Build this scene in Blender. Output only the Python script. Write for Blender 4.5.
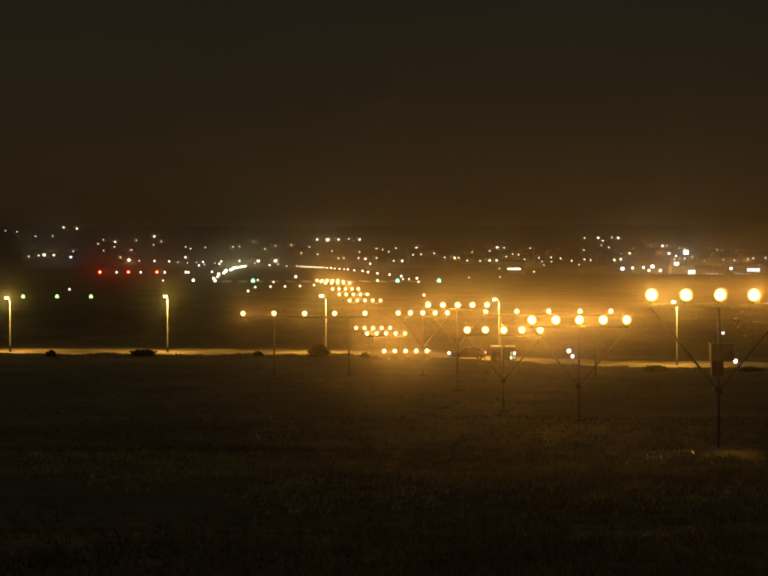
import bpy, math, random
from mathutils import Vector, Matrix, noise
random.seed(7)
sc = bpy.context.scene
for o in list(bpy.data.objects): bpy.data.objects.remove(o)
C = sc.collection

# ------------------------------------------------------------------ camera
F = 2400.0            # focal length in photo pixels (photo 768 x 576)
YH = 258.3            # photo row of the horizon
EYE = 12.0            # camera height above datum (metres)
cam_d = bpy.data.cameras.new('camera'); cam = bpy.data.objects.new('camera', cam_d); C.objects.link(cam)
cam_d.sensor_width = 36.0; cam_d.lens = 36.0 * F / 768.0
cam_d.clip_start = 0.5; cam_d.clip_end = 20000
cam.location = (0, 0, EYE)
cam.rotation_euler = (math.radians(90) - math.atan((288 - YH) / F), 0, 0)
sc.camera = cam

# ------------------------------------------------------------------ sky
w = bpy.data.worlds.new('World'); sc.world = w; w.use_nodes = True
nt = w.node_tree; nt.nodes.clear()
out = nt.nodes.new('ShaderNodeOutputWorld'); bg = nt.nodes.new('ShaderNodeBackground'); bg2 = nt.nodes.new('ShaderNodeBackground')
sky = nt.nodes.new('ShaderNodeTexSky'); sky.sky_type = 'NISHITA'; sky.sun_disc = False
sky.sun_elevation = math.radians(-9); sky.sun_rotation = math.radians(200)
nt.links.new(sky.outputs[0], bg.inputs[0]); bg.inputs[1].default_value = 0.05
# town light on the underside of an overcast night sky: brown low down, grey-olive higher up
tc = nt.nodes.new('ShaderNodeTexCoord'); sep = nt.nodes.new('ShaderNodeSeparateXYZ')
nt.links.new(tc.outputs['Generated'], sep.inputs[0])
rp = nt.nodes.new('ShaderNodeValToRGB'); nt.links.new(sep.outputs['Z'], rp.inputs[0])
e = rp.color_ramp.elements
e[0].position = 0.0; e[0].color = (0.034, 0.0195, 0.0065, 1)
e[1].position = 1.0; e[1].color = (0.0100, 0.0088, 0.0066, 1)
m = e.new(0.05); m.color = (0.0215, 0.0142, 0.0066, 1)
m = e.new(0.11); m.color = (0.0140, 0.0115, 0.0074, 1)
nz = nt.nodes.new('ShaderNodeTexNoise'); nz.inputs['Scale'].default_value = 5.0; nz.inputs['Detail'].default_value = 4
mp = nt.nodes.new('ShaderNodeMapping'); mp.inputs['Scale'].default_value = (1, 1, 4)
nt.links.new(tc.outputs['Generated'], mp.inputs[0]); nt.links.new(mp.outputs[0], nz.inputs[0])
mr = nt.nodes.new('ShaderNodeMapRange'); mr.inputs[3].default_value = 0.75; mr.inputs[4].default_value = 1.25
nt.links.new(nz.outputs[0], mr.inputs[0])
nt.links.new(rp.outputs[0], bg2.inputs[0]); nt.links.new(mr.outputs[0], bg2.inputs[1])
add = nt.nodes.new('ShaderNodeAddShader')
nt.links.new(bg.outputs[0], add.inputs[0]); nt.links.new(bg2.outputs[0], add.inputs[1]); nt.links.new(add.outputs[0], out.inputs[0])

# faint even night light (cloud glow from the town): a very weak, very wide sun
sun_d = bpy.data.lights.new('night_sun', 'SUN'); sun_d.energy = 0.15; sun_d.angle = math.radians(25); sun_d.color = (1.0, 0.80, 0.50)
sun = bpy.data.objects.new('night_sun', sun_d); C.objects.link(sun)
sun.rotation_euler = (math.radians(-48), 0, math.radians(35))
# ------------------------------------------------------------------ exposure and sampling
vs = sc.view_settings
vs.view_transform = 'Standard'; vs.look = 'None'; vs.exposure = 0; vs.gamma = 1; vs.use_curve_mapping = False
cy = sc.cycles
cy.use_denoising = True
cy.max_bounces = 3; cy.diffuse_bounces = 1; cy.glossy_bounces = 1; cy.transmission_bounces = 2; cy.volume_bounces = 0; cy.transparent_max_bounces = 4
cy.sample_clamp_indirect = 0.12
cy.filter_width = 2.4
cy.use_light_tree = True
HAZE_DENSITY = 3.6e-4
HAZE_ANISO = 0.986
P_APPROACH = 740.0      # watts of one approach lamp's beam
L_STREET = 500.0

# ------------------------------------------------------------------ materials
def mat(name, col, rough=0.8, metal=0.0, var=0.25, scale=3.0, bump=0.0, trans=0.0):
    m = bpy.data.materials.new(name); m.use_nodes = True
    n = m.node_tree.nodes; l = m.node_tree.links; b = n['Principled BSDF']
    t = n.new('ShaderNodeTexCoord'); x = n.new('ShaderNodeTexNoise'); x.inputs['Scale'].default_value = scale; x.inputs['Detail'].default_value = 5
    l.new(t.outputs['Object'], x.inputs[0])
    r = n.new('ShaderNodeValToRGB'); l.new(x.outputs[0], r.inputs[0])
    r.color_ramp.elements[0].position = 0.3; r.color_ramp.elements[1].position = 0.7
    r.color_ramp.elements[0].color = (*[c * (1 - var) for c in col], 1)
    r.color_ramp.elements[1].color = (*[min(1, c * (1 + var)) for c in col], 1)
    l.new(r.outputs[0], b.inputs['Base Color'])
    b.inputs['Roughness'].default_value = rough; b.inputs['Metallic'].default_value = metal
    if bump:
        k = n.new('ShaderNodeBump'); k.inputs['Strength'].default_value = bump; l.new(x.outputs[0], k.inputs['Height']); l.new(k.outputs[0], b.inputs['Normal'])
    if trans:
        tr = n.new('ShaderNodeBsdfTranslucent'); l.new(r.outputs[0], tr.inputs[0])
        mx = n.new('ShaderNodeMixShader'); mx.inputs[0].default_value = trans
        l.new(b.outputs[0], mx.inputs[1]); l.new(tr.outputs[0], mx.inputs[2]); l.new(mx.outputs[0], n['Material Output'].inputs[0])
    return m
def glow(name, col, strength, sample=True):
    m = bpy.data.materials.new(name); m.use_nodes = True
    n = m.node_tree.nodes; b = n['Principled BSDF']
    b.inputs['Base Color'].default_value = (0.02, 0.02, 0.02, 1)
    b.inputs['Emission Color'].default_value = (*col, 1); b.inputs['Emission Strength'].default_value = strength
    m.cycles.emission_sampling = 'FRONT' if sample else 'NONE'
    return m
def ground_mat():
    m = bpy.data.materials.new('dry_grassland'); m.use_nodes = True
    n = m.node_tree.nodes; l = m.node_tree.links; b = n['Principled BSDF']; b.inputs['Roughness'].default_value = 0.95
    t = n.new('ShaderNodeTexCoord')
    a = n.new('ShaderNodeTexNoise'); a.inputs['Scale'].default_value = 0.12; a.inputs['Detail'].default_value = 8; a.inputs['Roughness'].default_value = 0.65
    c = n.new('ShaderNodeTexNoise'); c.inputs['Scale'].default_value = 1.7; c.inputs['Detail'].default_value = 8; c.inputs['Roughness'].default_value = 0.7
    l.new(t.outputs['Object'], a.inputs[0]); l.new(t.outputs['Object'], c.inputs[0])
    r1 = n.new('ShaderNodeValToRGB'); l.new(a.outputs[0], r1.inputs[0])
    q = r1.color_ramp.elements; q[0].position = 0.36; q[1].position = 0.66
    q[0].color = (0.050, 0.038, 0.021, 1); q[1].color = (0.150, 0.122, 0.060, 1)
    g = q.new(0.5); g.color = (0.075, 0.070, 0.032, 1)
    r2 = n.new('ShaderNodeValToRGB'); l.new(c.outputs[0], r2.inputs[0])
    q = r2.color_ramp.elements; q[0].position = 0.32; q[1].position = 0.7
    q[0].color = (0.45, 0.45, 0.45, 1); q[1].color = (1.5, 1.45, 1.35, 1)
    mx = n.new('ShaderNodeMix'); mx.data_type = 'RGBA'; mx.blend_type = 'MULTIPLY'; mx.inputs[0].default_value = 1
    l.new(r1.outputs[0], mx.inputs[6]); l.new(r2.outputs[0], mx.inputs[7]); l.new(mx.outputs[2], b.inputs['Base Color'])
    k = n.new('ShaderNodeBump'); k.inputs['Strength'].default_value = 0.9; k.inputs['Distance'].default_value = 0.25
    l.new(c.outputs[0], k.inputs['Height']); l.new(k.outputs[0], b.inputs['Normal'])
    return m
AMBER = (1.0, 0.42, 0.06)
M = dict(
    ground=ground_mat(),
    road=mat('road_gravel', (0.25, 0.19, 0.10), 0.95, var=0.6, scale=0.35, bump=0.5),
    runway=mat('runway_asphalt', (0.05, 0.05, 0.05), 0.85, scale=0.3),
    paint=mat('runway_paint', (0.7, 0.7, 0.68), 0.7, scale=0.5),
    steel=mat('galvanised_steel', (0.12, 0.12, 0.115), 0.6, 0.4, scale=6),
    mast=mat('mast_paint', (0.15, 0.145, 0.135), 0.55, 0.0, scale=4),
    pole=mat('pole_metal', (0.075, 0.072, 0.066), 0.5, 0.1, scale=4),
    dark=mat('dark_metal', (0.05, 0.05, 0.05), 0.6, 0.3, scale=5),
    cabinet=mat('cabinet_grey', (0.33, 0.32, 0.30), 0.6, scale=5),
    grass=mat('dry_grass', (0.19, 0.165, 0.080), 0.9, var=0.4, scale=0.4, trans=0.4),
    lit_tone=mat('lit_tone_grass', (0.42, 0.35, 0.19), 0.9, var=0.35, scale=0.5, trans=0.4),  # paler grass colour paints in the band of light along the crest
    leaf=mat('bush_leaf', (0.060, 0.066, 0.028), 0.8, var=0.4, scale=2, trans=0.3),
    bark=mat('bush_bark', (0.07, 0.05, 0.035), 0.9),
    stone=mat('pale_stone', (0.34, 0.32, 0.28), 0.9, scale=4, bump=0.4),
    wall=mat('house_wall', (0.40, 0.36, 0.31), 0.9, scale=0.4),
    roof=mat('house_roof', (0.14, 0.07, 0.05), 0.9, scale=0.6),
    hutwall=mat('hut_wall', (0.20, 0.19, 0.16), 0.8, scale=2),
    hutroof=mat('hut_roof', (0.72, 0.70, 0.62), 0.5, scale=2),
    carpaint=mat('car_paint', (0.42, 0.33, 0.30), 0.25, 0.3, var=0.04),
    glass=mat('car_glass', (0.02, 0.02, 0.022), 0.08),
    tyre=mat('tyre_rubber', (0.025, 0.025, 0.025), 0.9),
    rim=mat('wheel_rim', (0.5, 0.5, 0.5), 0.35, 0.8),
    street=glow('street_lamp_glow', (1.0, 0.76, 0.08), L_STREET),
    streetdown=glow('street_lamp_panel', (1.0, 0.54, 0.10), 9000),
    green=glow('threshold_green', (0.22, 1.0, 0.40), 7, False),
    palegreen=glow('taxi_pale_green', (0.50, 1.0, 0.25), 4, False),
    edge=glow('runway_edge_white', (1.0, 0.76, 0.46), 50, False),
    edgefar=glow('runway_edge_far', (1.0, 0.84, 0.40), 45, False),
    taxi=glow('taxi_white', (1.0, 0.88, 0.58), 9, False),
    taxidim=glow('taxi_dim', (1.0, 0.84, 0.52), 3, False),
    head=glow('head_lamp', (1.0, 0.93, 0.82), 60, False),
    tail=glow('tail_lamp', (1.0, 0.30, 0.18), 4, False),
    hutpane=glow('hut_lit_pane', (1.0, 0.88, 0.50), 1.7, False),
    hutdim=glow('hut_dim_pane', (1.0, 0.80, 0.42), 0.5, False),
    spot=glow('work_lamp', (1.0, 0.96, 0.88), 45, False),
    flood=glow('flood_lamp', (1.0, 0.96, 0.82), 14, False),
    coolhall=glow('lit_hall', (0.80, 1.0, 1.0), 3, False),
    coolband=glow('lit_band', (0.80, 0.92, 1.0), 3, False),
    dimhall=glow('dim_lit_hall', (0.85, 0.88, 0.75), 0.8, False),
)
TOWN = {}
for k, c in dict(w=(1.0, 0.80, 0.50), y=(1.0, 0.74, 0.30), c=(0.86, 0.94, 1.0), p=(1.0, 0.70, 0.52)).items():
    for lv, s in enumerate((10.0, 26.0, 60.0)):
        TOWN[k + str(lv)] = glow('town_window_%s_%d' % (dict(w='warm', y='yellow', c='cool', p='pink')[k], lv), c, s, False)

APRON = {}
for k, c in dict(w=(1.0, 0.80, 0.50), y=(1.0, 0.74, 0.30), c=(0.86, 0.94, 1.0), p=(1.0, 0.70, 0.52)).items():
    for lv, s in enumerate((2.0, 6.0, 18.0)):
        APRON[k + str(lv)] = glow('airfield_glow_%s_%d' % (dict(w='warm', y='yellow', c='cool', p='pink')[k], lv), c, s, False)
def lamp_glow(name, col, rim_col, strength, radius):
    # frosted front glass: the bulb and reflector glare in the middle, only a weak glow at the rim
    m = bpy.data.materials.new(name); m.use_nodes = True; n = m.node_tree.nodes; l = m.node_tree.links; b = n['Principled BSDF']
    b.inputs['Base Color'].default_value = (0.02, 0.02, 0.02, 1)
    t = n.new('ShaderNodeTexCoord'); s = n.new('ShaderNodeSeparateXYZ'); l.new(t.outputs['Object'], s.inputs[0])
    v = n.new('ShaderNodeCombineXYZ'); l.new(s.outputs['X'], v.inputs[0]); l.new(s.outputs['Z'], v.inputs[1])
    q = n.new('ShaderNodeVectorMath'); q.operation = 'LENGTH'; l.new(v.outputs[0], q.inputs[0])
    r = n.new('ShaderNodeMapRange'); r.inputs[1].default_value = radius; r.inputs[2].default_value = radius * .25; l.new(q.outputs['Value'], r.inputs[0])
    p = n.new('ShaderNodeMath'); p.operation = 'POWER'; p.inputs[1].default_value = 3.2; l.new(r.outputs[0], p.inputs[0])
    a = n.new('ShaderNodeMath'); a.operation = 'MULTIPLY_ADD'; a.inputs[1].default_value = strength; a.inputs[2].default_value = 0.6; l.new(p.outputs[0], a.inputs[0])
    b.inputs['Emission Color'].default_value = (*col, 1); l.new(a.outputs[0], b.inputs['Emission Strength'])
    m.cycles.emission_sampling = 'NONE'
    return m
# the four nearest bars are set brightest, the bars by the threshold weakest
LEVELS = (.6, .4, .85, 0.36, .22, .5, 0.16, .1, .24, 1.0, .7, 1.3, 1.7, 1.3, 2.0)
AMB = [lamp_glow('approach_lamp_glow_%d' % i, AMBER, AMBER, 300 + 200 * q, 0.195) for i, q in enumerate(LEVELS)]
# ------------------------------------------------------------------ mesh helpers
class MB:
    def __init__(s): s.v = []; s.f = []
    def box(s, c, d, rot=None):
        c = Vector(c); b = len(s.v)
        for x in (-.5, .5):
            for y in (-.5, .5):
                for z in (-.5, .5):
                    p = Vector((x * d[0], y * d[1], z * d[2]))
                    if rot: p = rot @ p
                    s.v.append(c + p)
        for q in ((0, 1, 3, 2), (4, 6, 7, 5), (0, 4, 5, 1), (2, 3, 7, 6), (0, 2, 6, 4), (1, 5, 7, 3)):
            s.f.append(tuple(b + i for i in q))
        return s
    def tube(s, pts, rad, n=10, cap=True):
        b = len(s.v); pts = [Vector(p) for p in pts]
        for i, p in enumerate(pts):
            d = (pts[min(i + 1, len(pts) - 1)] - pts[max(i - 1, 0)]).normalized()
            a = d.cross(Vector((0, 1, 0)) if abs(d.y) < 0.9 else Vector((1, 0, 0))).normalized(); c = d.cross(a)
            r = rad[i] if hasattr(rad, '__len__') else rad
            for k in range(n):
                t = 2 * math.pi * k / n
                s.v.append(p + a * math.cos(t) * r + c * math.sin(t) * r)
        for i in range(len(pts) - 1):
            for k in range(n):
                q = (k + 1) % n
                s.f.append((b + i * n + k, b + (i + 1) * n + k, b + (i + 1) * n + q, b + i * n + q))
        if cap:
            s.f.append(tuple(b + k for k in range(n))); e = b + (len(pts) - 1) * n
            s.f.append(tuple(e + k for k in reversed(range(n))))
        return s
    def mesh(s, name, m, smooth=False):
        me = bpy.data.meshes.new(name); me.from_pydata([tuple(v) for v in s.v], [], s.f); me.materials.append(m); me.validate()
        import bmesh
        bm = bmesh.new(); bm.from_mesh(me); bmesh.ops.recalc_face_normals(bm, faces=bm.faces); bm.to_mesh(me); bm.free()
        if smooth:
            for p in me.polygons: p.use_smooth = True
        return me
    def build(s, name, m, parent=None, loc=(0, 0, 0), smooth=False):
        return obj(name, s.mesh(name, m, smooth), parent, loc)
def obj(name, me, parent=None, loc=(0, 0, 0), rz=0, scale=None):
    o = bpy.data.objects.new(name, me); C.objects.link(o); o.parent = parent; o.location = loc; o.rotation_euler[2] = rz
    if scale: o.scale = scale
    return o
def tag(o, label=None, cat=None, group=None, kind=None):
    for k, v in (('label', label), ('category', cat), ('group', group), ('kind', kind)):
        if v: o[k] = v
    return o
def empty(name, loc, rz=0):
    o = bpy.data.objects.new(name, None); C.objects.link(o); o.location = loc; o.rotation_euler[2] = rz; o.empty_display_size = 0.3
    return o

# ------------------------------------------------------------------ terrain
PROF = [(-60, -1.2), (0, -1.7), (12, -2.1), (25, -3.5), (40, -4.5), (56, -4.85), (62, -5.05), (70, -5.75), (80, -6.4), (101, -6.9), (131, -8.4), (163, -9.2), (195, -9.6),
        (224, -9.72), (233, -9.5), (237, -9.5), (243, -10.05), (250, -10.2), (276, -10.2), (284, -9.6), (298, -7.7), (312, -6.7), (345, -6.2), (400, -5.5), (480, -5.05),
        (1000, -4.95), (1400, -5.7), (2000, -7.3), (2350, -8.0), (2650, -1.0), (3050, 14.0), (3400, 30.0), (3800, 50.0), (4300, 56.0), (5600, 35.0)]
def interp(u):
    if u <= PROF[0][0]: return PROF[0][1]
    for (a, za), (b, zb) in zip(PROF, PROF[1:]):
        if u <= b: return za + (zb - za) * (u - a) / (b - a)
    return PROF[-1][1]
def ss(x, a, b):
    t = max(0.0, min(1.0, (x - a) / (b - a))); return t * t * (3 - 2 * t)
def zt(X, Y):
    win = ss(Y, 190, 225) * (1 - ss(Y, 300, 345))
    u = Y + 0.10 * max(-60, min(60, X)) * win
    e = max(0.8, 0.012 * abs(u))
    z = (interp(u - e) + 2 * interp(u) + interp(u + e)) / 4
    z -= 1.15 * ss(X, -4, 28) * win
    if Y < 335:
        flat = ss(abs(u - 263), 12, 17)
        p = Vector((X, Y, 0))
        z += flat * (0.22 * noise.noise(p * 0.11) + 0.10 * noise.noise(p * 0.37 + Vector((9, 0, 0))) + 0.05 * noise.noise(p * 1.1))
        z += (0.20 * noise.noise(Vector((X * 0.25, 3.3, 0))) + 0.22 * noise.noise(Vector((X * 0.8, Y * .3, 1.3)))) * math.exp(-((u - 235) / 4) ** 2)
        z += 0.35 * noise.noise(p * 0.16 + Vector((0, 0, 5))) * ss(u, 280, 292) * (1 - ss(u, 310, 330))
    if Y > 700 and X > 0:
        z -= 4.0 * ss(X / Y, 0.055, 0.11) * ss(Y, 740, 1100) * (1 - ss(Y, 1500, 2600))
    if Y > 2350:
        k = ss(Y, 2350, 3100)
        z += k * (12 * noise.noise(Vector((X * 0.0011, Y * 0.0006, 0))) + 3 * noise.noise(Vector((X * 0.004, Y * 0.003, 4))))
        if X < 0: z += 6 * ss(-X / Y, 0.08, 0.16) * ss(Y, 2300, 2600) * (1 - ss(Y, 2900, 3300))
    return z + EYE

def build_ground():
    ys = [-60, -40, -25, -14, -6]
    y = 0.0
    while y < 5600:
        ys.append(y)
        y += 0.7 if y < 20 else (max(0.8, y * 0.0075) if y < 345 else (y * 0.02 if y < 2200 else y * 0.007))
    ys.append(5600); NX = 220
    vs_, fs = [], []
    for y in ys:
        hw = 30 + 0.36 * max(y, 0)
        for i in range(NX + 1):
            t = i / NX * 2 - 1
            x = hw * (0.55 * t + 0.45 * t ** 3)
            vs_.append((x, y, zt(x, y)))
    for j in range(len(ys) - 1):
        for i in range(NX):
            a = j * (NX + 1) + i; fs.append((a, a + 1, a + NX + 2, a + NX + 1))
    me = bpy.data.meshes.new('ground'); me.from_pydata(vs_, [], fs); me.materials.append(M['ground'])
    for p in me.polygons: p.use_smooth = True
    o = obj('ground', me); tag(o, 'dark dry grassland falling away towards the airfield and the far hills', kind='structure')
build_ground()

def strip(name, pts_l, pts_r, m, lift):
    v = []; f = []
    for a, b in zip(pts_l, pts_r):
        for t in (0, .33, .67, 1):
            x = a[0] + (b[0] - a[0]) * t; y = a[1] + (b[1] - a[1]) * t
            v.append((x, y, zt(x, y) + lift))
    for i in range(len(pts_l) - 1):
        for k in range(3):
            a = i * 4 + k; f.append((a, a + 1, a + 5, a + 4))
    me = bpy.data.meshes.new(name); me.from_pydata(v, [], f); me.materials.append(m)
    return obj(name, me)
xs = [-110 + i * 1.5 for i in range(148)]
road_y = lambda x: 263 - 0.10 * max(-60, min(60, x))
o = strip('perimeter_road', [(x, road_y(x) - 14 + 3 * noise.noise(Vector((x * .35, 1, 0)))) for x in xs], [(x, road_y(x) + 3.5 + 4.5 * noise.noise(Vector((x * .3, 7, 0)))) for x in xs], M['road'], 0.05)
tag(o, 'pale gravel perimeter road lit by the street lamps', kind='structure')

RD = Vector((-127 / F, 1, 0)).normalized()          # runway direction
RN = Vector((RD.y, -RD.x, 0))                       # to the right of it
RZ = math.atan2(-RD.x, RD.y)                        # rotation of things that face down the approach
def cl(d): return Vector((32325 / F - 127 / F * d, d, 0))
ds = [495 + 30 * i for i in range(61)]
o = strip('runway', [tuple((cl(d) - RN * 23)[:2]) for d in ds], [tuple((cl(d) + RN * 23)[:2]) for d in ds], M['runway'], 0.06)
tag(o, 'dark asphalt runway running away to the left of the picture', kind='structure')
runway = o
sm = MB().box((0, 0, 0), (1.8, 30, 0.02)).mesh('threshold_stripe', M['paint'])
for i in range(12):
    off = (i - 5.5) * 3.4 + (1.2 if i > 5 else -1.2)
    p = cl(516) + RN * off
    obj('threshold_stripe', sm, runway, (p.x, p.y, zt(p.x, p.y) + 0.09), RZ)

# a photo pixel and the ground give a place: walk out along the sight line until it meets the ground (h above it)
def on_ground(px, py, h=0.0, start=30):
    d = start; k = (px - 384) / F; s = (YH - py) / F
    while d < 4300:
        if EYE + s * d <= zt(k * d, d) + h: break
        d += max(0.25, d * 0.0015)
    return Vector((k * d, d, zt(k * d, d)))
def at(px, py, d): return Vector(((px - 384) / F * d, d, EYE + (YH - py) / F * d))

# ------------------------------------------------------------------ approach lights
def lamp_meshes():
    h = MB(); h.tube([(0, .16, 0), (0, .12, 0), (0, .02, 0), (0, -.12, 0), (0, -.14, 0)], [.03, .095, .145, .195, .195], 14)
    h.tube([(0, 0, -.30), (0, 0, -.10)], .022, 8); h.box((0, 0, -.11), (.09, .09, .03)); h.tube([(0, -.13, 0), (0, -.24, 0)], [.200, .206], 14, False)
    l = MB(); n = 12; l.v.append(Vector((0, -.185, 0)))
    for r, y in ((.11, -.175), (.185, -.150)):
        for k in range(n): l.v.append(Vector((r * math.cos(2 * math.pi * k / n), y, r * math.sin(2 * math.pi * k / n))))
    for k in range(n):
        q = (k + 1) % n
        l.f.append((0, 1 + k, 1 + q)); l.f.append((1 + k, 1 + n + k, 1 + n + q, 1 + q))
    return h.mesh('lamp', M['dark'], True), [l.mesh('lens', q, True) for q in AMB]
LAMP, LENS = lamp_meshes()
BEAM = []                                   # narrow beams aimed up the approach, as such lamps have
for q in LEVELS:
    b = bpy.data.lights.new('beam_light', 'SPOT'); b.energy = P_APPROACH * q; b.color = AMBER; b.spot_size = math.radians(36); b.spot_blend = 0.6; b.shadow_soft_size = 0.05
    BEAM.append(b)
def lamps(root, xs_, z, d=100, zjit=None):
    for i, x in enumerate(xs_):
        o = obj('lamp', LAMP, root, (x, 0, z + (zjit[i] if zjit else 0)), 0)
        o.rotation_euler = (-math.radians(3 + random.uniform(-1, 1)), 0, math.radians(random.uniform(-2, 2)))
        k = (12 if d < 90 else 9 if d < 110 else 0 if d < 190 else (3 if d < 300 else 6)) + random.choice((0, 0, 1, 2))
        obj('lens', LENS[k], o); b = obj('beam_light', BEAM[k], o, (0, -.21, 0)); b.rotation_euler = (-math.radians(90 + 9), 0, 0)
GROUP_BAR = 'approach light bars on masts'
def light_bar(px, py, d, label, kind='mast'):
    p = at(px, py, d); x, y, zl = p
    zg = zt(x, y); H = zl - zg
    r = empty('approach_light_bar', (x, y, zg), RZ); tag(r, label, 'light bar', GROUP_BAR)
    zb = H - 0.30
    MB().box((0, 0, zb), (4.3, .10, .10)).build('beam', M['steel'], r)
    lamps(r, (-2, -1, 0, 1, 2), H, d)
    if H > 3.3:
        zv = zb - 2.45
        MB().tube([(0, 0, 0), (0, 0, zv), (0, 0, zb - .05)], [.042, .042, .045], 10).build('mast', M['mast'], r, smooth=True)
        for s in (-1, 1):
            MB().tube([(s * .04, 0, zv), (s * 2.02, 0, zb - .05)], .033, 8).build('brace', M['mast'], r, smooth=True)
        MB().tube([(0, 0, zv - .10), (0, 0, zv + .12)], .12, 12).build('collar', M['steel'], r, smooth=True)
        MB().box((0, 0, .06), (.55, .55, .16)).build('base', M['hutwall'], r)
    else:
        for s in (-1.5, 0, 1.5):
            MB().tube([(s, 0, 0), (s, 0, zb - .05)], .04, 8).build('post', M['mast'], r, smooth=True)
    return r
ORD = ['nearest', 'second nearest', 'third nearest', 'fourth nearest']
near_bar = light_bar(719, 295, 70, 'nearest approach light bar on a V-braced mast carrying a grey cabinet')
light_bar(579, 320, 101, 'second nearest approach light bar, on a tall V-braced mast right of the hut')
light_bar(503.5, 330, 131, 'third nearest approach light bar, lamps just above the flat-roofed hut')
light_bar(457.5, 305, 163, 'fourth nearest approach light bar, its five lamps topping the row left of a street lamp')
light_bar(422.7, 313, 195, 'short five-lamp light bar at the centre of the long crossbar')
light_bar(405.5, 351, 224, 'lowest light bar, five lamps close to the ground at the berm')
light_bar(386, 333.5, 253, 'light bar of five lamps low on the near side of the perimeter road')
light_bar(373, 328, 282, 'light bar of five lamps just beyond the perimeter road')
light_bar(365, 300.5, 310, 'lowest of the light bars in the far cluster, above the road bank')
light_bar(353.3, 294.5, 343, 'second lowest light bar in the far cluster below the runway')
light_bar(345.5, 289, 372, 'middle light bar in the far cluster below the runway')
light_bar(337.5, 283, 402, 'light bar at the right end of the topmost far cluster row')
light_bar(332, 281.5, 432, 'light bar in the middle of the topmost far cluster row')
light_bar(327.5, 280.5, 462, 'light bar at the left end of the topmost far cluster row, nearest the runway')

def wing(px_list, py, d, masts, label):
    c = sum(px_list) / len(px_list); p = at(c, py, d); x, y, zl = p; zg = zt(x, y); H = zl - zg
    r = empty('crossbar_wing', (x, y, zg), RZ); tag(r, label, 'light bar', 'wings of the long crossbar')
    xs_ = [(q - c) / F * d for q in px_list]; zb = H - .30
    MB().box((0, 0, zb), (xs_[-1] - xs_[0] + .5, .10, .12)).build('beam', M['steel'], r)
    lamps(r, xs_, H, 195)
    for q in masts:
        mx = (q - c) / F * d; g = zt(x + mx, y) - zg
        MB().tube([(mx, 0, g), (mx, 0, zb - .06)], [.075, .05], 10).build('mast', M['mast'], r, smooth=True)
        MB().box((mx, 0, g + .05), (.45, .45, .14)).build('base', M['hutwall'], r)
wing([243, 274, 304.5, 334.5, 365], 313.5, 195, [274, 349], 'left wing of the crossbar, five widely spaced amber lamps')
wing([485.5, 516.5, 548.5, 580, 611], 311.5, 195, [501, 596], 'right wing of the crossbar, five widely spaced amber lamps above the hut')

# things fixed to the nearest mast
p = at(721, 352, 69.8)
r = empty('equipment_cabinet', (p.x, p.y - .27, p.z)); tag(r, 'grey metal equipment cabinet hung on the nearest mast', 'cabinet')
MB().box((0, 0, 0), (.70, .34, .48)).build('body', M['cabinet'], r)
MB().box((0, 0, .255), (.76, .40, .03)).build('cap', M['cabinet'], r)
MB().box((-.02, -.178, 0), (.62, .016, .40)).build('door', M['cabinet'], r)
MB().box((.24, -.20, 0), (.03, .03, .12)).build('handle', M['dark'], r)
MB().box((-.14, .05, -.46), (.34, .26, .40)).build('battery_box', M['dark'], r)
MB().box((0, .20, 0), (.10, .10, .6)).build('bracket', M['steel'], r)
def work_lamp(px, py, d, size, label, post_to=None, ground=False):
    p = at(px, py, d); r = empty('work_lamp', tuple(p)); tag(r, label, 'lamp')
    h = MB(); h.tube([(0, .14, 0), (0, .08, 0), (0, -.03, 0)], [size * .5, size * 1.1, size * 1.2], 12); h.build('housing', M['dark'], r, smooth=True)
    l = MB(); l.tube([(0, -.03, 0), (0, -.045, 0), (0, -.055, 0)], [size, size * .8, size * .3], 12); l.build('lens', M['spot'], r, smooth=True)
    if ground:
        MB().tube([(0, .05, zt(p.x, p.y) - p.z), (0, .05, 0)], .03, 8).build('post', M['mast'], r, smooth=True)
    else:
        MB().tube([(0, .05, 0), Vector(post_to) - p], .016, 8).build('bracket', M['steel'], r, smooth=True)
work_lamp(723, 333, 69.9, .022, 'tiny white lamp on the nearest mast above the cabinet', at(719.5, 333.5, 70))
work_lamp(735.5, 361, 69.7, .050, 'small round white lamp beside the grey cabinet on the nearest mast', at(729, 356, 69.6))
work_lamp(569, 351, 246, .15, 'bright white work lamp by the road left of the second mast', ground=True)
work_lamp(572.5, 356.3, 244, .115, 'lower warm white work lamp by the road left of the second mast', ground=True)
work_lamp(449, 353, 247, .095, 'small white lamp on a post left of the parked car', ground=True)

# thin post in the grass
p = on_ground(372, 394)
r = empty('marker_post', tuple(p)); tag(r, 'thin pale post standing in the grass below the lowest light bar', 'post')
MB().tube([(0, 0, 0), (0, 0, 2.1)], [.045, .035], 8).build('shaft', M['mast'], r, smooth=True)
MB().tube([(0, 0, 2.1), (0, 0, 2.16)], [.05, .02], 8).build('cap', M['steel'], r, smooth=True)

# ------------------------------------------------------------------ street lamps along the perimeter road
def street_lamp(px, py, arm_px, label):
    k = (px - 384) / F; d = 257.0 / (1 + 0.10 * k)
    x = k * d; z = zt(x, d); H = EYE + (YH - py) / F * d - z
    r = empty('street_lamp', (x, d, z)); tag(r, label, 'street lamp', 'street lamps along the perimeter road')
    a = arm_px / F * d
    MB().tube([(0, 0, 0), (0, 0, .8), (0, 0, .82), (0, 0, H - .35)], [.10, .10, .075, .05], 12).build('pole', M['pole'], r, smooth=True)
    MB().tube([(0, 0, H - .40), (a * .25, 0, H - .08), (a * .7, 0, H + .03)], .032, 8).build('arm', M['pole'], r, smooth=True)
    hd = MB(); s = 1 if a > 0 else -1
    hd.box((a, 0, H + .05), (.52, .24, .08)); hd.box((a - s * .02, 0, H + .11), (.36, .16, .05)); h = hd.build('head', M['dark'], r)
    l = MB(); l.tube([(a, 0, H + .008), (a, 0, H - .03), (a, 0, H - .07), (a, 0, H - .09)], [.15, .17, .12, .03], 10); l.build('lens', M['street'], h, smooth=True)
    MB().tube([(a, 0, H - .096), (a, 0, H - .106)], [.125, .125], 10).build('light_panel', M['streetdown'], h)
    MB().box((0, 0, .05), (.42, .42, .12)).build('base', M['hutwall'], r)
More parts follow.
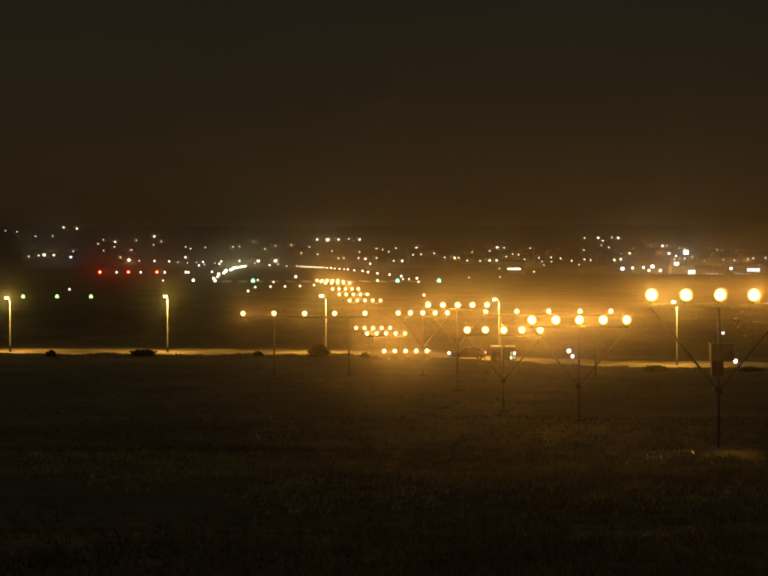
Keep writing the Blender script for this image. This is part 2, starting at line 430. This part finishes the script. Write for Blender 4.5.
for a in ((10, 297.5, -3.6, 'leftmost street lamp, at the left edge of the picture'),
          (167.5, 296, -2.2, 'street lamp with a yellow-green light, second from the left, below the red lights'),
          (326, 295.5, -4.5, 'street lamp behind the round bush'),
          (499, 299, -4.2, 'street lamp among the approach lamps behind the hut'),
          (677, 301.5, -3.2, 'rightmost street lamp, left of the nearest mast')): street_lamp(*a)

# ------------------------------------------------------------------ airfield lights
def unit_mesh(base_r, h, lr):
    b = MB(); b.tube([(0, 0, -.05), (0, 0, h * .5), (0, 0, h * .52), (0, 0, h)], [base_r, base_r * .5, lr * 1.15, lr * 1.15], 8)
    l = MB(); l.tube([(0, 0, h), (0, 0, h + lr * 1.2), (0, 0, h + lr * 1.9)], [lr, lr * .95, lr * .3], 8)
    return b.mesh('base', M['dark']), l
eb, el = unit_mesh(.16, .30, .13)
E1 = el.mesh('lens', M['edge'], True); eb2, el2 = unit_mesh(.26, .30, .26); E2 = el2.mesh('lens', M['edgefar'], True)
for side in (-1, 1):
    for i in range(29):
        d = 561 + 60 * i
        p = cl(d) + RN * (side * 24.0 + random.uniform(-.5, .5))
        o = empty('runway_edge_light', (p.x, p.y, zt(p.x, p.y)))
        f_ = random.uniform(.5, 1.5) if side < 0 else random.uniform(.75, 1.2); o.scale = (f_, f_, f_)
        obj('base', eb2 if side < 0 else eb, o); obj('lens', E2 if side < 0 else E1, o)
        tag(o, 'white runway edge light in the right-hand row' if side > 0 else 'bright white runway edge light in the merging left-hand row', 'runway light',
            'runway edge lights, right row' if side > 0 else 'runway edge lights, left row')
tb, tl = unit_mesh(.24, .28, .24)
tg, tlg = unit_mesh(.32, .30, .33); TG = tlg.mesh('lens', M['green'], True); TP = tl.mesh('lens', M['palegreen'], True); TW = tl.mesh('lens', M['taxi'], True)
td, tld = unit_mesh(.18, .25, .17)
TD = tld.mesh('lens', M['taxidim'], True)
def low_light(px, py, me, label, name='taxiway_light', group=None, base=None):
    p = on_ground(px, py, .4, 250); o = empty(name, tuple(p)); obj('base', base or tb, o); obj('lens', me, o); tag(o, label, 'airfield light', group)
for px, py, lab in ((253, 281.5, 'green threshold light below the bright left runway row'), (377.5, 281, 'pale green threshold light left of the far green pair'),
                    (397.5, 281.5, 'green threshold light below the right runway edge row'), (439, 281.5, 'rightmost green threshold light, alone above the approach lamps')):
    low_light(px, py, TG if px != 377.5 else TP, lab, 'threshold_light', 'green threshold lights', base=tg if px != 377.5 else tb)
for px, lab in ((23, 'pale green light just right of the leftmost street lamp'), (57, 'dim pale green light midway between two others on the left'), (91, 'brightest pale green light on the left, rightmost of three')):
    low_light(px, 297, TP, lab, group='pale green lights in a row on the left')
for px, lab in ((116.5, 'pale yellow light between the first two red lights'), (140.7, 'pale yellow light between the second and third red lights'), (164.7, 'pale yellow light right of the third red light'), (188.5, 'pale yellow light at the fourth red light')):
    low_light(px, 272.5, TW, lab, group='pale yellow lights behind the red lights')
for px, py in ((163, 280.5), (193.3, 280.6), (212, 272), (215, 281), (257.8, 280), (255.3, 287), (248, 291), (270.5, 286.5), (273.5, 282), (285, 286.4), (295.8, 277), (300, 286),
               (418.5, 281.7), (409, 279), (424, 295), (469, 277.5), (500, 277), (403, 279), (69.5, 289.3), (314, 285)):
    low_light(px, py, TW if (px, py) in ((212, 272), (215, 281), (295.8, 277), (193.3, 280.6)) else TD, 'small white light scattered on the airfield around the runway threshold', group='scattered taxiway lights', base=tb if px in (212, 215, 295.8, 193.3) else td)

# four red slope indicator units
PB = MB(); PB.box((0, 0, .58), (.80, .9, .62)); PB.box((0, -.30, .905), (.86, .36, .03))
PBm = PB.mesh('housing', M['cabinet'])
PL = MB(); PL.tube([(0, -.45, .58), (0, -.48, .58), (0, -.50, .58)], [.28, .25, .10], 14)
PLm = [PL.mesh('lens', glow('slope_lamp_red_%d' % i, c, q), True) for i, (c, q) in enumerate((((1.0, .018, .006), 260), ((1.0, .018, .006), 200), ((1.0, .03, .01), 130), ((1.0, .30, .18), 30)))]; LG = MB().tube([(0, 0, 0), (0, 0, .28)], .03, 6).mesh('leg', M['steel'])
for px, nm in ((100, 'leftmost of the four red slope lights beside the runway'), (128.5, 'second from left of the four red slope lights'), (157, 'third from left of the four red slope lights'), (186, 'rightmost, palest of the four red slope lights, nearest the runway')):
    d = 770; x = (px - 384) / F * d; o = empty('slope_indicator', (x, d, zt(x, d)), RZ * 0 + math.atan2(-x, d) * .6)
    obj('housing', PBm, o)
    obj('lens', PLm[(100, 128.5, 157, 186).index(px)], o)
    for sx in (-.3, .3):
        for sy in (-.35, .35): obj('leg', LG, o, (sx, sy, 0))
    tag(o, nm, 'slope light', 'four red slope lights')

# ------------------------------------------------------------------ right-hand apron: floodlight masts and halls
def flood(px, py, size, label, m='flood'):
    d = 1300; x = (px - 384) / F * d; z = zt(x, d); H = EYE + (YH - py) / F * d - z
    r = empty('floodlight_mast', (x, d, z)); tag(r, label, 'floodlight', 'floodlight masts on the apron')
    MB().tube([(0, 0, 0), (0, 0, max(H, 1.5))], [.22, .12], 8).build('mast', M['steel'], r, smooth=True)
    h = MB().box((0, .1, H), (size * 1.3, .25, size * 1.1)).build('head', M['dark'], r)
    MB().box((0, -.05, H), (size * 1.1, .08, size * .9)).build('lens', M[m], h)
for i, a in enumerate(((686, 252.3, 2.2, 'big bright floodlight high on the right, the tallest of the apron masts'),
          (676.5, 264, 1.9, 'bright floodlight just below and left of the tallest one'),
          (669, 253.5, .8, 'small floodlight left of the tallest one'),
          (676, 256, .6, 'dim small floodlight between two brighter ones on the right'),
          (622.5, 268.7, 1.4, 'white floodlight left of the nearest row of lamps, alone and low'),
          (652.5, 266.5, 1.4, 'white floodlight above the first big amber lamp on the right'),
          (643.5, 267.5, .8, 'slim floodlight left of the white one above the first big amber lamp'),
          (649, 270.5, .8, 'low floodlight under the white one above the first big amber lamp'),
          (660.5, 270.5, .9, 'warm floodlight between the first two big amber lamps'),
          (632.5, 268, .8, 'warm floodlight right of the lone low white one'),
          (731, 268.5, 1.0, 'yellowish floodlight above the gap between the last two amber lamps'),
          (738.5, 268, .9, 'yellowish floodlight left of the long lit window band'))): flood(*a)
def hall(px, py, wm, hm, bw, bh, m, label, n=1):
    d = 1290; x = (px - 384) / F * d; z = zt(x, d); zc = EYE + (YH - py) / F * d - z
    r = empty('airport_hall', (x, d + 8, z)); tag(r, label, 'building', 'halls beyond the apron')
    MB().box((0, 4, bh / 2), (bw, 16, bh)).build('wall', M['wall'], r)
    MB().box((0, 4, bh + .15), (bw + .6, 16.6, .3)).build('roof', M['roof'], r)
    for i in range(n):
        q = (i - (n - 1) / 2) * wm / n
        f = MB().box((q, -4.06, max(zc, hm / 2)), (wm / n, .10, hm + .3)).build('window', M['dark'], r)
        MB().box((q, -4.14, max(zc, hm / 2)), (wm / n - .5, .06, hm)).build('pane', M[m], f)
hall(692.5, 272.6, 4.2, 2.6, 22, 5.5, 'coolhall', 'hall with one cool white lit doorway beside the second big amber lamp', 3)
hall(713, 274, 7, 1.0, 14, 4.5, 'dimhall', 'dim low hall between the cool lit doorway and the long lit windows', 3)
hall(754.5, 269.9, 7.0, 1.7, 20, 6.0, 'coolband', 'hall with a long cool lit window band at the right edge', 5)
hall(741, 274, 6.0, .7, 6.2, 3.0, 'dimhall', 'dim low hall left of the long lit window band', 2)

# ------------------------------------------------------------------ houses of the far town: each lit window is one of the far dots
HW = MB().box((0, 0, 3), (10, 8, 6)).mesh('wall', M['wall'])
rf = MB(); rf.v = [Vector(q) for q in ((-5.5, -4.5, 6), (5.5, -4.5, 6), (5.5, 4.5, 6), (-5.5, 4.5, 6), (-5, 0, 8.6), (5, 0, 8.6))]
rf.f = [(0, 1, 5, 4), (2, 3, 4, 5), (0, 4, 3), (1, 2, 5), (0, 3, 2, 1)]
HR = rf.mesh('roof', M['roof'])
WM = {}
def town_window(mk, sx, sy):
    k = (mk, sx, sy)
    if k not in WM: WM[k] = MB().box((0, -4.1, 3), (sx, .16, sy)).mesh('window', TOWN[mk])
    return WM[k]
TOWN_PTS = '''64 227.7 w1;77.5 228.7 w1;6 231 w0;18.5 231 w0;17 232 w0;36 236.5 w0;53 236 w0;30.5 250 w2;28.5 253.5 w1;28 256.5 w0;35 254.5 y1;38 255.5 w0;44 255 w2;54.5 255.3 w1;70.5 257.3 c1;74 257.3 c1
114.5 242 w1;104 250.7 w0;115 247 w0;153.7 236.6 w1;153.5 245 w0;187 244.4 w1;186 247 w0;185.5 257.3 p1;128.8 260.2 y2;139.5 261 w0;154.5 261.7 w2;169.3 262 w2;174.2 262.8 y0;177.8 262.7 y1;182 262.8 y0;187.5 263.2 w1;196.5 262.8 w1;199 266 w2
203 262.7 w2;204.5 265 w1;209 262.5 w0;215 263.5 w1;219.3 264.5 w2;221.3 262 w2;228 263.5 w0;227 265.5 w0;233.7 265 w0;239.5 261.7 w2;269.5 265.8 y2;275 260.7 w2;278 264.7 p1;286.7 266.3 w1;257.5 261 y2;255 263.8 w1;208 247 w0;206 247.5 w0;233 247 w0;239 246.5 w0;273 245 w0;276 246 w0;274 241 w0;291 245 w0;298.5 251 w1
317 239.5 w1;327.5 239.8 w2;338 239.5 w1;359 239.5 w1;349 239 w0;310 247 w0;377 249 w1;339 258.3 w0;343 258.3 w0;365 259 w1;367 257.5 w1;370.3 264.5 w2;387 263.7 w0;393 261 w0;376 258 w0;351 262.5 p0;358 258 w0;346 262 w0;396 265 w0
417 248 w1;421 254.5 w0;424.5 253 w0;431.5 251.5 w0;403 261 w1;412 262 w0;422.5 264.6 w0;443.5 252.5 w0;457.5 249.5 w1;447.5 256.7 w1;454 258 y1;460 256 y0;467 254.5 w1;468.5 260.5 w1;462 263.3 p0;478 251.5 y1;482 250.5 w0;478.5 257.5 y1;480.5 261 y0;489.5 246.7 w1;496.5 247.5 w1;490 251 p0;490.5 260.5 w1;496 260.5 w1;487 262 w0;452 253.5 w0;475 249 w0;473 259 w0;499.5 268 y1;479 255 y1;463 249 w0;434 252 w0;459 258 w0
502 244.5 w1;504.5 248 w0;505.5 253.5 w1;513.5 253.5 w0;518 251 w1;501 257 w0;528.2 256.5 w1;537.7 255.5 w1;529 254.5 w1;533 254 y0;527.5 261.5 y0;532.5 262.5 y0;542 262 w1;544 265.5 w1;551.5 262 w1;507 262 y0;514.5 261.5 p0;520 263.5 y0;503 266 y0;534 270.7 w1;546.5 253 p0;552 253 p0;565.5 253.5 w0;570.5 258 w1;571.5 261 w0;583.5 257.5 w1;584 259.5 w0;579 265 w1;581.5 271 p0;586 263.5 y0;594 257.5 w0;597.5 262 y0;591 260.5 y0;598 238 w1;585 238 w0;576 254 w0
603 238.5 w1;603 241 w1;612 237.5 w0;618 238 w1;644 239.5 w0;653 245 w0;650.5 245.5 w0;662 243 w0;662 246 w1;677.5 245 w1;610.5 255.5 w1;612 258 w0;614 260 y1;615.5 263 y0;620 259.3 w1;629.5 253.5 w1;627.5 262 y0;604.5 267 p0;680.5 258.5 y0;693 257 y0
700 251 w0;708 249.5 w0;717 250 w0;717 247 w0;723 250.5 w0;727 249.5 w0;739 251.5 w0;741 249.5 w0;750 252 w0;753 252 w0;757 252.5 w0;761 256 p0;765 258 w0;743 261.5 w0;717 263 y0;713.5 264 y0;720 265 y0;749 265 w0;760 262 w0;750 262 w0;705 261 y0;731 259 w0;724 263 y0'''
nh = 0
def house(px, py, mk):
    global nh
    p = on_ground(px, py, 3.0, 2420)
    r = empty('house', tuple(p), math.atan2(-p.x, p.y) + random.uniform(-.2, .2)); nh += 1
    obj('wall', HW, r); obj('roof', HR, r)
    base = {'0': 1.15, '1': 1.6, '2': 2.2}[mk[1]] * min(1.35, max(.28, p.y / 3200))
    q = round(base * 4) / 4 or .25
    obj('window', town_window(mk, q, max(.25, q * .75)), r)
    side = [v for u, v in ((90, 'the leftmost street lamp'), (200, 'the red lights'), (300, 'the bright runway streak'), (400, 'the far lamp cluster'), (480, 'the lone green light'),
                           (560, 'the long lit shed'), (640, 'the crossbar right wing'), (720, 'the big amber lamps'), (900, 'the rightmost amber lamp')) if px < u][0]
    where = 'high up' if py < 245 else ('halfway up' if py < 254 else 'low')
    tone = {'w': 'warm', 'y': 'yellow', 'c': 'cool white', 'p': 'pinkish'}[mk[0]]
    power = {'0': 'faint', '1': 'clear', '2': 'bright'}[mk[1]]
    lab = 'far house with %s %s window %s on the hills above %s' % (power, tone, where, side)
    tag(r, lab, 'house', 'far town: %s %s windows %s above %s' % (power, tone, where, side))
AB, al = unit_mesh(.3, .45, .30)
ALM = {k: al.mesh('lens', v, True) for k, v in APRON.items()}
def apron_lamp(px, py, mk):
    p = on_ground(px, py, .75, 700)
    r = empty('apron_light', tuple(p)); f_ = max(.6, min(1.6, p.y / 1500)) * {'0': .75, '1': 1.0, '2': 1.25}[mk[1]]; r.scale = (f_, f_, f_)
    obj('base', AB, r); obj('lens', ALM[mk], r)
    side = 'left of the bright runway row' if px < 215 else ('above the runway threshold' if px < 400 else 'right of the runway below the town')
    tone = {'w': 'warm white', 'y': 'yellow', 'c': 'cool white', 'p': 'pinkish'}[mk[0]]
    power = {'0': 'faint', '1': 'clear', '2': 'bright'}[mk[1]]
    tag(r, '%s %s light low on the far airfield, %s' % (power, tone, side), 'airfield light', 'far airfield lights: %s %s, %s' % (power, tone, side))
for t in TOWN_PTS.replace('\n', ';').split(';'):
    a, b, c = t.split(); (house if float(b) < 261.4 else apron_lamp)(float(a), float(b), c)
rt = random.Random(21)
for x0, x1, y0, y1, cnt in ((432, 520, 245, 261, 34), (520, 600, 247, 261, 24), (600, 690, 240, 260, 20), (690, 768, 248, 261, 30), (300, 430, 243, 261, 16), (0, 300, 238, 260, 12)):
    for i in range(cnt): house(rt.uniform(x0, x1), rt.uniform(y0, y1) * .5 + .5 * rt.uniform(y0, y1), rt.choice(('w0', 'w0', 'y0', 'p0')))
# long lit shed among them
p = on_ground(514, 269.2, 1.5, 700)
r = empty('long_shed', tuple(p)); tag(r, 'long low shed with a lit window band below the town, right of the middle', 'building')
k = p.y / F; L = 13 * k
MB().box((0, 4, 2), (L + 3, 8, 4)).build('wall', M['wall'], r)
MB().box((0, 4, 4.2), (L + 4, 9, .4)).build('roof', M['roof'], r)
for i in range(5): MB().box(((i - 2) * L / 5, -.05, 1.6), (L / 5 * .7, .1, .8 * k)).build('window', TOWN['y1'], r)

# ------------------------------------------------------------------ hut and parked car by the road
d = 246.0; x = (503 - 384) / F * d; z = zt(x, d)
r = empty('roadside_hut', (x, d, z)); tag(r, 'small flat-roofed hut with a lit window beside the road', 'hut')
top = EYE + (YH - 347) / F * d - z
MB().box((0, .9, (top - .08) / 2 - .1), (2.35, 1.8, top + .1)).build('wall', M['hutwall'], r)
for a, b in ((-.56, 1.28), (.78, 1.02)):
    MB().box((a, .86, top + .05), (b, 2.15, .10)).build('roof_slab', M['hutroof'], r)
wz = EYE + (YH - 355.5) / F * d - z; wx = (514 - 503) / F * d
f = MB().box((wx - .12, -.03, wz), (.74, .08, .92)).build('window', M['dark'], r)
for i in (-1, 1):
    for j in (-1, 1): MB().box((wx - .12 + i * .17, -.085, wz + j * .22), (.20 if i < 0 else .26, .04, .30 if j < 0 else .36)).build('pane', M['hutpane'] if (i + j) else M['hutdim'], f)
MB().box((-.55, -.03, (top - .5) / 2), (.80, .06, top - .5)).build('door', M['dark'], r)
MB().box((-.22, -.08, (top - .5) / 2), (.04, .05, .12)).build('handle', M['steel'], r)

d = 250.0; x = (468 - 384) / F * d; z = zt(x, d)
r = empty('parked_car', (x, d, z)); tag(r, 'small dusty hatchback parked side-on left of the hut, tail lamp glowing', 'car')
def prof(name, pts, w0, w1, m, parent, ymid=0):
    mb = MB(); n = len(pts); zs = [q[1] for q in pts]; lo, hi = min(zs), max(zs)
    for s in (-1, 1):
        for (px_, pz) in pts:
            w_ = w0 + (w1 - w0) * (pz - lo) / (hi - lo)
            mb.v.append(Vector((px_, s * w_ / 2, pz)))
    mb.f.append(tuple(range(n))); mb.f.append(tuple(range(2 * n - 1, n - 1, -1)))
    for i in range(n): mb.f.append((i, (i + 1) % n, n + (i + 1) % n, n + i))
    o = mb.build(name, m, parent)
    b = o.modifiers.new('bevel', 'BEVEL'); b.width = .05; b.segments = 2; b.limit_method = 'ANGLE'
    return o
body = prof('body', [(-1.78, .30), (-1.82, .55), (-1.70, .74), (-.95, .88), (-.40, 1.36), (.05, 1.45), (1.05, 1.42), (1.62, .98), (1.80, .90), (1.84, .45), (1.76, .28)], 1.66, 1.30, M['carpaint'], r)
for sy in (-1, 1):
    for pts in ([(-.78, .92), (-.36, 1.30), (.12, 1.36), (.12, .92)], [(.20, .92), (.20, 1.36), (.95, 1.34), (1.32, .98), (1.30, .92)]):
        mb = MB(); n = len(pts)
        for s in (0, 1):
            for (a, b) in pts: mb.v.append(Vector((a, sy * ((.83 - .155 * (b - .28) / 1.17) - .015 + .03 * s), b)))
        mb.f.append(tuple(range(n))); mb.f.append(tuple(range(2 * n - 1, n - 1, -1)))
        for i in range(n): mb.f.append((i, (i + 1) % n, n + (i + 1) % n, n + i))
        mb.build('side_window', M['glass'], r)
    for wx_ in (-1.15, 1.15):
        t = MB().tube([(wx_, sy * .70, .30), (wx_, sy * .86, .30)], .30, 18).build('wheel', M['tyre'], r, smooth=False)
        MB().tube([(wx_, sy * .855, .30), (wx_, sy * .875, .30)], .18, 14).build('rim', M['rim'], t)
    MB().box((-1.79, sy * .58, .66), (.10, .30, .12)).build('headlight', M['rim'], r)
    MB().box((1.80, sy * .66, .80), (.10, .22, .20)).build('tail_light', M['tail'], r)
MB().box((-1.83, 0, .42), (.08, 1.5, .14)).build('bumper', M['dark'], r)

# ------------------------------------------------------------------ bushes on the berm
def bush(px, depth, wpx, top_py, label, n=700, flat=1.0):
    k = (px - 384) / F; x = k * depth; z = zt(x, depth)
    W = wpx / F * depth; H = max(.3, EYE + (YH - top_py) / F * depth - z)
    r = empty('bush', (x, depth, z)); tag(r, label, 'bush', 'bushes along the berm')
    lf = MB()
    for i in range(n):
        a = random.uniform(0, 2 * math.pi); s = random.random() ** .35; h = random.uniform(0, 1)
        rr = (1 - h ** 3.2) ** .5
        rr *= s * (1 + .55 * noise.noise(Vector((math.cos(a) * 2.5, math.sin(a) * 2.5, h * 3 + px)))); h *= 1 + .45 * noise.noise(Vector((math.cos(a) * rr * 3, math.sin(a) * rr * 3, px + 5)))
        c = Vector((math.cos(a) * rr * W / 2, math.sin(a) * rr * W * .42, h * H * (.85 + .15 * s)))
        q = Matrix.Rotation(random.uniform(0, 6.28), 3, 'Z') @ Matrix.Rotation(random.uniform(-1.3, 1.3), 3, 'X')
        L = random.uniform(.07, .15) * (1 if random.random() < .8 else 2.2); b = len(lf.v)
        for u in ((-.4, 0, 0), (0, 0, -.5), (.4, 0, 0), (0, 0, .6)): lf.v.append(c + q @ (Vector(u) * L))
        lf.f.append((b, b + 1, b + 2, b + 3))
    me = bpy.data.meshes.new('crown'); me.from_pydata([tuple(v) for v in lf.v], [], lf.f); me.materials.append(M['leaf']); obj('crown', me, r)
    st = MB()
    for i in range(5):
        a = random.uniform(0, 6.28); st.tube([(0, 0, -.1), (math.cos(a) * W * .15, math.sin(a) * W * .12, H * .45), (math.cos(a) * W * .3, math.sin(a) * W * .25, H * .8)], [.03, .02, .008], 5)
    st.build('stem', M['bark'], r)
bush(320, 233.5, 20, 346, 'round dark bush in front of the third street lamp', 2600)
bush(365, 232.5, 9, 353, 'small square-topped bush left of the lowest light bar', 900)
bush(258, 234, 9, 352, 'small low bush left of the round bush', 700)
bush(143, 234, 26, 350.5, 'wide low bush left of the second street lamp', 2200)
bush(51, 234, 9, 351, 'small bush near the left edge, right of the first street lamp', 700)
bush(655, 228, 24, 366, 'broad low bush left of the rightmost street lamp', 1600)
bush(750, 226, 22, 367, 'low bush at the right edge behind the nearest mast', 1200)

# pale stones in the foreground
def stone(px, py, s, label):
    p = on_ground(px, py, 0, 8); mb = MB(); import bmesh
    bm = bmesh.new(); bmesh.ops.create_icosphere(bm, subdivisions=2, radius=s)
    for v in bm.verts:
        v.co *= 1 + .35 * noise.noise(v.co * (2.2 / s) + Vector((px, 0, 0))); v.co.z *= .6
    me = bpy.data.meshes.new('stone'); bm.to_mesh(me); bm.free(); me.materials.append(M['stone'])
    tag(obj('stone', me, None, (p.x, p.y, p.z + s * .15)), label, 'stone', 'pale stones in the grass')
stone(729, 497, .14, 'pale stone in the grass at the lower right edge'); stone(590, 481, .12, 'small pale stone on the grassy crest right of the middle')
stone(648, 539, .10, 'small stone low in the foreground grass on the right')

# ------------------------------------------------------------------ grass (uncountable)
def grass(name, N, m, label, band=None):
    v = []; f = []
    rnd = random.Random(3 if not band else 5)
    for i in range(N):
        t = rnd.random()
        if band: y = band[0] + (band[1] - band[0]) * (t + rnd.random()) / 2
        elif i < 40000: y = 16 * math.exp(t * math.log(112 / 16))
        elif i < 46000: y = 112 + t * 126
        else: y = 276 + t * 45
        hw = 8 + .21 * y; x = rnd.uniform(-hw, hw) if not band else rnd.uniform(-15, 10)
        if not band and i % 9 == 0: y = 229 + 9 * rnd.random() - .1 * x; x *= 3
        u = y + .10 * x
        if y > 190 and abs(u - 263) < 13: continue
        dens = noise.noise(Vector((x * .09, y * .05, 2))) + .5 * noise.noise(Vector((x * .4, y * .25, 7)))
        if dens < rnd.uniform(-.45, .35): continue
        z = zt(x, y); s = (.07 + .13 * rnd.random() ** 2) * (1 + .5 * max(0, dens)) * (1 if y < 112 else .75)
        n = 6 if y < 60 else 4
        for k in range(n):
            a = rnd.uniform(0, 6.28); c, q = math.cos(a), math.sin(a); wd = (.010 + .010 * rnd.random()) * (1 + y / 110)
            l = rnd.uniform(.4, 1.3) * s; ox, oy = rnd.uniform(-.07, .07) * (1 + y / 60), rnd.uniform(-.07, .07) * (1 + y / 60)
            h = s * rnd.uniform(.6, 1.1); b = len(v)
            v += [(x + ox - q * wd, y + oy + c * wd, z - .03), (x + ox + q * wd, y + oy - c * wd, z - .03), (x + ox + c * l, y + oy + q * l, z + h)]
            f.append((b, b + 1, b + 2))
    me = bpy.data.meshes.new(name); me.from_pydata(v, [], f); me.materials.append(M[m])
    tag(obj(name, me), label, 'grass', kind='stuff')
grass('grass', 52000, 'grass', 'dry uneven grass covering the dark foreground slope')
grass('lit_tone_grass', 26000, 'lit_tone', 'foreground crest grass, coloured paler in place of light falling on it', (42, 64))

# ------------------------------------------------------------------ haze
hm = bpy.data.materials.new('night_haze'); hm.use_nodes = True; n = hm.node_tree.nodes; n.clear()
ho = n.new('ShaderNodeOutputMaterial'); pv = n.new('ShaderNodeVolumePrincipled')
pv.inputs['Color'].default_value = (0.92, 0.90, 0.86, 1); pv.inputs['Density'].default_value = HAZE_DENSITY; pv.inputs['Anisotropy'].default_value = HAZE_ANISO
hm.node_tree.links.new(pv.outputs[0], ho.inputs['Volume'])
MB().box((0, 2770, 40), (4600, 5690, 90)).build('haze', hm)
tag(bpy.data.objects['haze'], 'thin night haze glowing round the lamps', 'haze', kind='stuff')
print('houses', nh, 'objects', len(bpy.data.objects))
